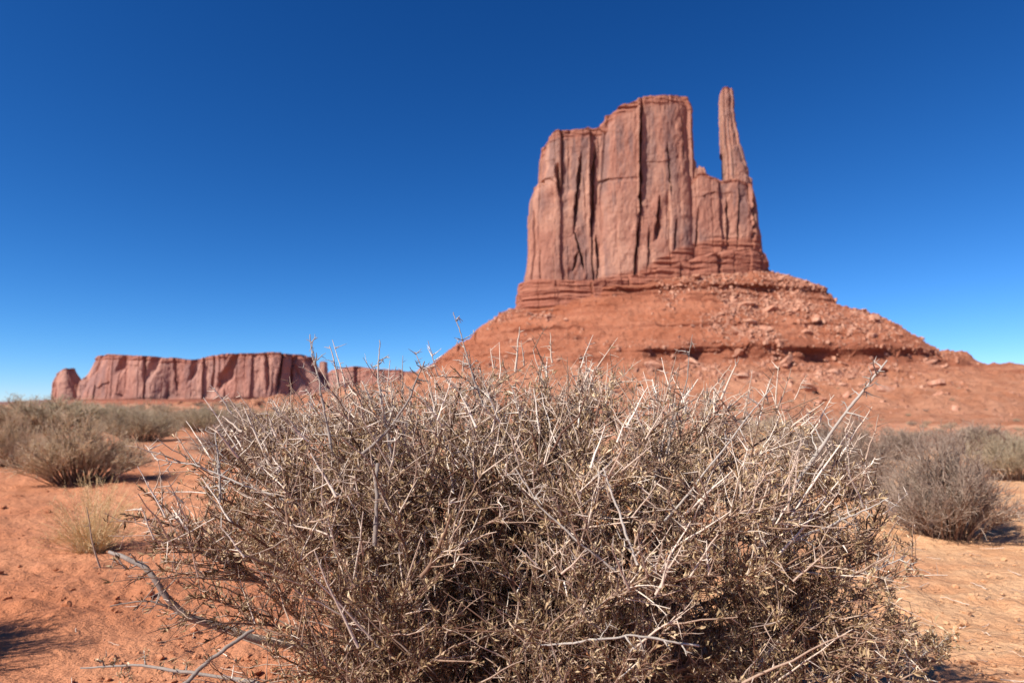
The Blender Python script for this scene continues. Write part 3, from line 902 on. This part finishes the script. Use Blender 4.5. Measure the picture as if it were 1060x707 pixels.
    pp = [tubes(sh - o, taper(NT, 7, 0.0021, 0.0007, rng, 0.2), 5, tS), tubes(ths - o, taper(len(ths), 3, 0.0011, 0.0003, rng), 4, tT),
          tubes(cn - o, taper(NC, 7, 0.0026, 0.0009, rng, 0.25), 5, np.clip(0.75 + rng.normal(0, 0.2, NC), 0, 1)),
          tubes(tcn - o, taper(len(tcn), 3, 0.0011, 0.0003, rng), 4, np.clip(0.7 + rng.normal(0, 0.15, len(tcn)), 0, 1))]
    v, f, t = merge(pp)
    tag(link('bare_shoots', make_mesh('bare_shoots', v, [f], M_TWIG, {'tint': t}, shade=True), root), kind='stuff')
    # leaves in small clusters along the twigs
    def clusters(pl, n, per, keepf):
        p, dd = along(pl, n, rng)
        dep = depth_of(p)
        k = rng.random(len(p)) < keepf(dep)
        p, dd = p[k], dd[k]
        p = np.repeat(p, per, 0); dd = np.repeat(dd, per, 0)
        dd = unit(unit(rng.normal(size=p.shape)) + dd * 0.9 + np.array([0, 0, 0.35]))
        return p + rng.normal(0, 0.0016, p.shape), dd
    kf = lambda dep: 0.09 + 0.80 * smooth(0.02, 0.19, dep)
    lp = [clusters(b2, 2, 4, kf), clusters(b1, 7, 4, kf)]
    p = np.concatenate([a_ for a_, _ in lp]); dd = np.concatenate([b_ for _, b_ in lp])
    M_ = len(p)
    ln = rng.uniform(0.009, 0.0225, M_); wd = ln * rng.uniform(0.18, 0.28, M_)
    patch = 0.30 * noise(p[:, 0] * 5, p[:, 1] * 5, p[:, 2] * 5, 3)
    v, f, t = leaves(p - o, dd, ln, wd, rng, np.clip(rng.beta(2, 2, M_) * 0.95 + patch * 0.8, 0, 1))
    tag(link('leaves', make_mesh('leaves', v, [f], M_LEAF, {'tint': t}), root), kind='stuff')
    print('BUSH stems', NS, 'b1', len(b1), 'b2', len(b2), 'b3', len(b3), 'leaves', M_)

    # branches that can be told apart
    def branch(pts, depths, r0, r1, tint, thorns, label, seed, mat=M_DEAD, tl=(0.015, 0.045), leafy=0):
        rg = np.random.default_rng(seed)
        pts = np.array(pts, float)
        W = P(pts[:, 0], pts[:, 1], np.array(depths, float))
        K_ = 40
        u = np.linspace(0, 1, len(pts)); uu = np.linspace(0, 1, K_)
        pl = np.stack([np.interp(uu, u, W[:, c]) for c in range(3)], -1)[None]
        pl = pl + np.cumsum(rg.normal(0, 0.0006, (1, K_, 3)), 1)
        kn = 1 + 0.16 * noise(uu * 9, seed, 0, seed)[None]
        parts_ = [tubes(pl - o, (r0 + (r1 - r0) * uu[None]) * kn, 8, np.array([tint]))]
        if thorns:
            tw, _, _ = sprout(pl, thorns, 0.05, 0.97, tl[0], tl[1], 50, 88, 5, rg, 0.14)
            parts_.append(tubes(tw - o, taper(len(tw), 5, 0.0016, 0.0004, rg), 5, np.clip(tint + rg.normal(0, 0.12, len(tw)), 0, 1)))
            tw2, _, _ = sprout(tw, 2, 0.2, 0.9, 0.008, 0.02, 50, 90, 3, rg, 0.05)
            parts_.append(tubes(tw2 - o, taper(len(tw2), 3, 0.0010, 0.0003, rg), 4, np.full(len(tw2), tint)))
        v_, f_, t_ = merge(parts_)
        b_ = link('branch', make_mesh('branch', v_, [f_], mat, {'tint': t_}, shade=True), root)
        if label: b_['label'] = label
        if leafy:
            src = np.concatenate([tw.reshape(-1, 3), tw2.reshape(-1, 3)])
            pp_ = np.repeat(src, leafy, 0)
            n_ = len(pp_)
            ll = rg.uniform(0.006, 0.013, n_)
            v2, f2, t2_ = leaves(pp_ - o + rg.normal(0, 0.002, pp_.shape), unit(rg.normal(size=pp_.shape)) + np.array([0, 0, 0.3]), ll, ll * 0.34, rg, rg.beta(2, 2, n_))
            tag(link('leaves', make_mesh('leaves', v2, [f2], M_LEAF, {'tint': t2_}), b_), kind='stuff')
        return b_
    branch([(800, 540), (835, 487), (868, 437), (893, 404), (917, 371)], [1.50, 1.46, 1.43, 1.41, 1.40], 0.0048, 0.0018, 0.70, 17,
           'tall bare pale thorny branch rising above the right shoulder', 1, tl=(0.02, 0.085))
    branch([(330, 672), (262, 661), (232, 651), (196, 640), (176, 624), (163, 603), (153, 590), (133, 580), (114, 573)], [1.62, 1.55, 1.52, 1.48, 1.46, 1.45, 1.45, 1.45, 1.46], 0.0095, 0.0042, 0.45, 9,
           'thick dead grey crooked branch reaching out low at the left', 2)
    branch([(230, 652), (200, 641), (168, 628), (150, 624), (112, 630)], [1.52, 1.50, 1.48, 1.47, 1.46], 0.0040, 0.0012, 0.15, 6, None, 22)
    branch([(180, 716), (205, 694), (235, 671), (263, 651)], [1.22, 1.25, 1.27, 1.30], 0.0046, 0.0034, 0.30, 0, 'broken bare stick leaning at the lower left corner', 3)
    branch([(388, 565), (389, 530), (388, 500), (391, 478)], [1.30, 1.31, 1.32, 1.33], 0.0042, 0.0036, 0.30, 2, None, 4)
    branch([(270, 707), (200, 694), (140, 686), (86, 687)], [1.45, 1.47, 1.49, 1.50], 0.0046, 0.0016, 0.42, 8, None, 5, leafy=2)
    branch([(860, 712), (900, 705), (940, 690), (965, 672), (978, 668)], [1.45, 1.43, 1.42, 1.41, 1.41], 0.0050, 0.0012, 0.70, 26, 'low leafy side spray reaching out at the right', 6, leafy=5, tl=(0.02, 0.065))
    branch([(940, 690), (936, 660), (926, 632), (924, 605)], [1.42, 1.42, 1.42, 1.42], 0.0026, 0.0008, 0.5, 14, None, 7, leafy=4, tl=(0.015, 0.045))
    branch([(345, 470), (337, 430), (331, 395), (323, 372), (320, 346)], [1.44, 1.43, 1.42, 1.42, 1.42], 0.0030, 0.0009, 0.70, 13, None, 8)
    branch([(405, 470), (398, 430), (393, 395), (393, 352)], [1.44, 1.43, 1.43, 1.43], 0.0036, 0.0010, 0.80, 22, None, 9, tl=(0.012, 0.028))
    branch([(375, 470), (400, 448), (425, 408), (440, 372)], [1.38, 1.38, 1.39, 1.40], 0.0038, 0.0012, 0.35, 12, None, 10)
    branch([(500, 420), (488, 380), (478, 350), (468, 325)], [1.55, 1.53, 1.52, 1.52], 0.0022, 0.0008, 0.8, 10, None, 11)
    branch([(660, 585), (640, 530), (622, 482)], [1.22, 1.23, 1.24], 0.0024, 0.0016, 0.95, 4, None, 12)
    branch([(648, 600), (600, 565), (555, 525), (530, 485)], [1.26, 1.25, 1.26, 1.27], 0.0024, 0.0012, 0.75, 8, None, 13)
    branch([(800, 400), (740, 480), (690, 540)], [1.42, 1.38, 1.36], 0.0012, 0.0026, 0.7, 10, None, 14)
    branch([(820, 560), (855, 545), (880, 532), (915, 515)], [1.38, 1.36, 1.35, 1.34], 0.0032, 0.0010, 0.72, 10, None, 15)
    branch([(560, 668), (600, 664), (650, 657), (720, 668)], [1.22, 1.21, 1.22, 1.23], 0.0016, 0.0022, 0.8, 6, None, 16)
    branch([(228, 520), (225, 480), (223, 445)], [1.46, 1.46, 1.46], 0.0030, 0.0014, 0.75, 14, None, 18)
    branch([(300, 520), (250, 500), (200, 480), (160, 474)], [1.42, 1.41, 1.41, 1.41], 0.0026, 0.0008, 0.85, 12, None, 19)
    branch([(690, 470), (700, 430), (712, 392), (716, 345)], [1.52, 1.51, 1.50, 1.50], 0.0024, 0.0007, 0.45, 12, None, 20)
    branch([(820, 590), (870, 598), (905, 590), (940, 575)], [1.38, 1.37, 1.36, 1.36], 0.0028, 0.0009, 0.75, 10, None, 21)
    return root
build_bush()

# ---- background shrubs
def shrub_proto(name, seed, w, h, n_stem, mat, spread=1.0, fine=(7, 5), leafy=0, r=(0.004, 0.0016), rf=0.0013, upright=0.6):
    rng = np.random.default_rng(seed)
    root = empty(name)
    a = rng.uniform(0, 2 * math.pi, n_stem)
    rr = np.sqrt(rng.uniform(0, 1, n_stem))
    base = np.stack([0.16 * w * rr * np.cos(a), 0.16 * w * rr * np.sin(a), np.full(n_stem, -0.02)], 1)
    lump = 1 + 0.40 * noise(np.cos(a) * 1.6 + seed, np.sin(a) * 1.6, rr * 1.5, seed)
    hz = h * np.sqrt(np.clip(1.02 - (rr * 0.93) ** 2, 0.06, 1)) * rng.uniform(0.62, 0.98, n_stem) * lump
    tgt = np.stack([w * 0.5 * spread * rr * np.cos(a) * lump, w * 0.5 * spread * rr * np.sin(a) * lump, hz], 1)
    ctrl = base + (tgt - base) * np.array([1 - upright, 1 - upright, 0.62]) + rng.normal(0, 0.03 * h, (n_stem, 3))
    q = np.linspace(0, 1, 9)[None, :, None]
    st = (1 - q) ** 2 * base[:, None] + 2 * q * (1 - q) * ctrl[:, None] + q ** 2 * tgt[:, None] + rng.normal(0, 0.006 * h, (n_stem, 9, 3)) * (q > 0)
    b1, _, _ = sprout(st, fine[0], 0.3, 1.0, 0.16 * h, 0.36 * h, 12, 48, 5, rng, 0.18, 0.22, 0.12)
    b2, _, _ = sprout(b1, fine[1], 0.1, 1.0, 0.06 * h, 0.17 * h, 14, 60, 3, rng, 0.12, 0.18)
    v, f, t = merge([tubes(st, taper(n_stem, 9, r[0], r[1], rng), 5, rng.uniform(0, 0.6, n_stem))])
    link('branches', make_mesh('branches', v, [f], M_STEM, {'tint': t}, shade=True), root)
    hgt = b2[:, -1, 2] / h
    v, f, t = merge([tubes(b1, taper(len(b1), 5, rf * 1.5, rf * 0.8, rng), 4, np.clip(rng.beta(2, 2, len(b1)), 0, 1)),
                     tubes(b2, taper(len(b2), 3, rf, rf * 0.4, rng), 3, np.clip(rng.beta(2, 2, len(b2)) , 0, 1))])
    fs = [f]
    if leafy:
        p, d = along(b2, leafy, rng, 0.2, 1.0)
        n = len(p)
        ll = rng.uniform(0.008, 0.018, n)
        v2, f2, t2 = leaves(p, unit(d + 0.8 * unit(rng.normal(size=d.shape))), ll, ll * 0.35, rng, rng.beta(2, 2, n))
        fs.append(f2 + len(v)); v = np.concatenate([v, v2]); t = np.concatenate([t, t2])
    fo = link('foliage', make_mesh('foliage', v, fs, mat, {'tint': t}), root)
    fo['kind'] = 'stuff'
    return root

def ground_at(px, py):
    """where the line of sight through a photo pixel first meets the ground"""
    d = np.exp(np.linspace(math.log(0.8), math.log(900), 4000))
    p = P(px, py, d)
    hit = np.argmax(p[:, 2] <= ground_height(p[:, 0], d))
    q = p[hit] if hit > 0 else p[-1]
    return float(q[0]), float(q[1]), float(ground_height(np.array(q[0]), np.array(q[1])))

proto_tan = shrub_proto('desert_shrub', 31, 1.0, 0.50, 170, M_SCRUB, 1.0, (8, 6), 1)
proto_grey = shrub_proto('desert_shrub', 32, 1.0, 0.56, 170, M_SCRUB_GREY, 1.0, (8, 6), 0, rf=0.0016)
proto_green = shrub_proto('desert_shrub', 33, 1.0, 0.48, 150, M_SCRUB_GREEN, 1.0, (8, 5), 3, upright=0.45)
used = set()
def place_shrub(proto, px, py, wpx, hpx, label, rz=0.0, group='scattered shrubs behind the thorn bush'):
    x, y, z = ground_at(px, py)
    o = proto if proto.name not in used else copy_tree(proto)
    used.add(proto.name)
    o.location = (x, y, z - 0.01)
    sx = wpx / F_PX * y / 1.0
    base_h = {proto_tan: 0.50, proto_grey: 0.56, proto_green: 0.48}[proto]
    sz = hpx / F_PX * y / base_h
    o.scale = (sx, sx, sz)
    o.rotation_euler = (0, 0, rz)
    tag(o, label, 'shrub', group)
    return o
place_shrub(proto_tan, 82, 499, 128, 60, 'rounded tan shrub, nearest of those on the left behind the straw grass', 0.3)
place_shrub(proto_green, 148, 457, 74, 29, 'dark olive shrub with deep shade at its right foot, behind the tan one', 1.0)
place_shrub(proto_green, 48, 447, 126, 31, 'wide sage shrub at the back left under the mesa knob', 2.1)
place_shrub(proto_tan, 4, 482, 66, 46, 'low tan shrub cut by the left edge of the photo', 2.6)
place_shrub(proto_green, 215, 447, 78, 24, 'low sage shrub right of the dark olive one, below the mesa', 3.3)
place_shrub(proto_grey, 245, 478, 96, 44, 'grey shrub partly hidden behind the left shoulder of the thorn bush', 4.0)
place_shrub(proto_tan, 290, 446, 70, 24, 'pale yellowish shrub peeping over the thorn bush under the mesa', 1.7)
place_shrub(proto_grey, 980, 556, 140, 92, 'large bushy grey brown shrub on the right sand', 0.0)
place_shrub(proto_grey, 868, 512, 130, 70, 'grey shrub half hidden by the right side of the thorn bush', 2.0)
place_shrub(proto_green, 1052, 497, 84, 42, 'pale greenish shrub at the right edge behind the large grey one', 0.6)
place_shrub(proto_grey, 930, 476, 70, 30, 'small grey shrub between the two large grey ones, further back', 5.0)
place_shrub(proto_tan, 350, 452, 90, 26, 'tan shrub glimpsed through the bare top twigs of the thorn bush', 0.9)
place_shrub(proto_green, 108, 445, 96, 24, 'flat pale shrub in the belt below the left part of the mesa', 0.2)
place_shrub(proto_tan, 176, 441, 70, 18, 'small tan shrub at the far end of the left belt', 5.2)
place_shrub(proto_grey, 1010, 470, 90, 28, 'grey shrub at the back right, where the ground falls away', 3.9)
place_shrub(proto_tan, 820, 470, 80, 26, 'tan shrub at the back, right of the thorn bush tips', 2.2)
# outside the left edge: the shrub whose shade lies on the sand at the lower left
sh = copy_tree(proto_grey)
sh.location = (-2.12, 2.02, -0.01); sh.scale = (0.62, 0.62, 1.05); sh.rotation_euler = (0, 0, 1.2)
tag(sh, 'grey shrub just past the left edge, throwing shade on the sand', 'shrub', 'scattered shrubs behind the thorn bush')

# ---- far scrub on the plain
far_tan = shrub_proto('scrub_bush', 41, 1.3, 0.55, 60, M_SCRUB, 1.0, (5, 3), 0, rf=0.004)
far_green = shrub_proto('scrub_bush', 42, 1.4, 0.60, 60, M_SCRUB_GREEN, 1.0, (5, 3), 2, rf=0.004)
far_grey = shrub_proto('scrub_bush', 43, 1.2, 0.55, 60, M_SCRUB_GREY, 1.0, (5, 3), 0, rf=0.004)
rs_ = np.random.default_rng(77)
n_far = 0
fu = set()
while n_far < 235:
    px = rs_.uniform(-10, 1070)
    py = (419.8 + 30 * rs_.random() ** 2.2) if px < 420 else 434 + 26 * rs_.random() ** 1.3
    if 380 < px < 760: continue
    x, y, z = ground_at(px, py)
    if y < 11: continue
    pr = [far_tan, far_green, far_grey][rs_.integers(3)]
    o = pr if pr.name not in fu else copy_tree(pr)
    fu.add(pr.name)
    s = rs_.uniform(0.7, 1.5) * (1.9 if y > 90 and px > 420 else 1.0)
    o.location = (x, y, z - 0.02); o.scale = (s, s, s * rs_.uniform(0.7, 1.1)); o.rotation_euler = (0, 0, rs_.uniform(0, 6.28))
    tag(o, 'small dull scrub bush far off on the red plain', 'scrub bush', 'scrub dotted across the far plain')
    n_far += 1
foot = np.argwhere((TS > 190) & (TS < 345) & (np.sin(TT) < -0.2) & (TX > 60) & (TX < 520) & (TZ > -7) & (TZ < 14))
for q in rs_.choice(len(foot), 110, replace=False):
    i, j = foot[q]
    o = copy_tree([far_tan, far_green, far_grey][rs_.integers(3)])
    s = rs_.uniform(1.2, 2.7)
    o.location = (TX[i, j], TY[i, j], TZ[i, j] - 0.05); o.scale = (s, s, s * 0.9); o.rotation_euler = (0, 0, rs_.uniform(0, 6.28))
    tag(o, 'small dull scrub bush growing on the foot of the talus slope', 'scrub bush', 'scrub on the foot of the talus slope')

# ---- straw grass tuft on the left sand
def grass_tuft(px, py, wpx, hpx, n, seed, label):
    rng = np.random.default_rng(seed)
    x, y, z = ground_at(px, py)
    root = empty('grass_tuft', (x, y, z))
    w, h = wpx / F_PX * y, hpx / F_PX * y
    a = rng.uniform(0, 2 * math.pi, n); rr = np.sqrt(rng.random(n))
    base = np.stack([0.14 * w * rr * np.cos(a), 0.14 * w * rr * np.sin(a), np.zeros(n) - 0.01], 1)
    ht = h * np.where(rng.random(n) < 0.6, rng.uniform(0.2, 0.5, n), rng.uniform(0.6, 1.0, n))
    rr2 = np.clip(rr + rng.normal(0, 0.15, n), 0, 1.1)
    tgt = np.stack([0.5 * w * rr2 * np.cos(a), 0.5 * w * rr2 * np.sin(a), ht * np.sqrt(np.clip(1.1 - rr2 ** 2 * 0.7, 0.1, 1))], 1)
    ctrl = base + (tgt - base) * np.array([0.3, 0.3, 0.7])
    q = np.linspace(0, 1, 6)[None, :, None]
    pl = (1 - q) ** 2 * base[:, None] + 2 * q * (1 - q) * ctrl[:, None] + q ** 2 * tgt[:, None]
    hd, _, _ = sprout(pl[: n * 2 // 3], 6, 0.55, 1.0, 0.015, 0.05, 15, 70, 3, rng, 0.1)
    v, f, t = merge([tubes(pl, taper(n, 6, 0.0011, 0.0005, rng), 3, rng.beta(2, 2, n)), tubes(hd, taper(len(hd), 3, 0.0008, 0.0005, rng), 3, rng.beta(3, 2, len(hd)))])
    o = link('blades', make_mesh('blades', v, [f], M_STRAW, {'tint': t}), root)
    o['kind'] = 'stuff'
    v, f, t = leaves(base[: n // 2] + rng.normal(0, 0.02, (n // 2, 3)) * np.array([1, 1, 0.6]) + np.array([0, 0, 0.02]), np.stack([np.cos(a), np.sin(a), 1.3 + 0 * a], 1)[: n // 2] + rng.normal(0, 0.4, (n // 2, 3)),
                     rng.uniform(0.03, 0.09, n // 2), np.full(n // 2, 0.003), rng, rng.beta(2, 2, n // 2))
    o = link('old_leaves', make_mesh('old_leaves', v, [f], M_SCRUB, {'tint': t}), root)
    o['kind'] = 'stuff'
    tag(root, label, 'grass tuft')
grass_tuft(97, 571, 96, 80, 420, 3, 'straw yellow dry grass tuft on bare red sand left of the thorn bush')

# ---- crumbs of soil and fallen twigs
def soil_crumbs():
    rng = np.random.default_rng(8)
    n = 6000
    px = rng.uniform(-60, 1120, n); py = 432 + 330 * rng.random(n) ** 0.8
    d = CAM_H * F_PX / (py - 418)
    x = (px - 530) / F_PX * d; y = d
    cl = noise(x * 1.3, y * 1.3, 0, 19)
    k = (y < 9) & (cl > -0.25)
    x, y = x[k], y[k]
    n = len(x)
    s = np.minimum(0.020, 0.0032 * (1 + rng.pareto(2.2, n)))
    ico = np.array([(0, 0, 1), (0.9, 0, 0.45), (0.28, 0.85, 0.45), (-0.72, 0.53, 0.45), (-0.72, -0.53, 0.45), (0.28, -0.85, 0.45), (0.72, 0.53, -0.45), (-0.28, 0.85, -0.45), (-0.9, 0, -0.45), (-0.28, -0.85, -0.45), (0.72, -0.53, -0.45), (0, 0, -1)])
    F = [(0, 1, 2), (0, 2, 3), (0, 3, 4), (0, 4, 5), (0, 5, 1), (1, 6, 2), (2, 7, 3), (3, 8, 4), (4, 9, 5), (5, 10, 1), (6, 7, 2), (7, 8, 3), (8, 9, 4), (9, 10, 5), (10, 6, 1), (11, 7, 6), (11, 8, 7), (11, 9, 8), (11, 10, 9), (11, 6, 10)]
    v = ico[None] * s[:, None, None] * rng.uniform(0.6, 1.25, (n, 12, 1)) * np.array([1.2, 1.0, 0.7])
    a = rng.uniform(0, 6.28, n)
    ca, sa = np.cos(a)[:, None], np.sin(a)[:, None]
    v = np.stack([v[..., 0] * ca - v[..., 1] * sa, v[..., 0] * sa + v[..., 1] * ca, v[..., 2]], -1)
    v = v + np.stack([x, y, ground_height(x, y) + s * 0.3], 1)[:, None]
    f = (np.arange(n)[:, None, None] * 12 + np.array(F)[None]).reshape(-1, 3)
    return link('soil_crumbs', make_mesh('soil_crumbs', v.reshape(-1, 3), [f], M_SAND))
tag(soil_crumbs(), 'small crumbs of red soil strewn over the bare sand', 'soil crumbs', kind='stuff')

def twig_litter():
    rng = np.random.default_rng(9)
    n = 190
    px = np.concatenate([rng.uniform(880, 1080, 80), rng.uniform(80, 420, 60), rng.uniform(300, 900, 50)])
    py = np.concatenate([rng.uniform(560, 740, 80), rng.uniform(480, 740, 60), rng.uniform(600, 740, 50)])
    d = CAM_H * F_PX / (py - 418)
    x, y = (px - 530) / F_PX * d, d
    a = rng.uniform(0, math.pi, n); ln = rng.uniform(0.02, 0.12, n)
    q = np.linspace(-0.5, 0.5, 6)[None]
    X = x[:, None] + np.cos(a)[:, None] * q * ln[:, None] + np.cumsum(rng.normal(0, 0.002, (n, 6)), 1)
    Y = y[:, None] + np.sin(a)[:, None] * q * ln[:, None] + np.cumsum(rng.normal(0, 0.002, (n, 6)), 1)
    Z = ground_height(X, Y) + 0.006 + np.abs(rng.normal(0, 0.003, (n, 6)))
    v, f, t = tubes(np.stack([X, Y, Z], -1), taper(n, 6, 0.0017, 0.0009, rng), 4, rng.uniform(0.1, 0.9, n))
    return link('twig_litter', make_mesh('twig_litter', v, [f], M_TWIG, {'tint': t}))
tag(twig_litter(), 'broken dry twigs littering the sand round the thorn bush', 'twig litter', kind='stuff')
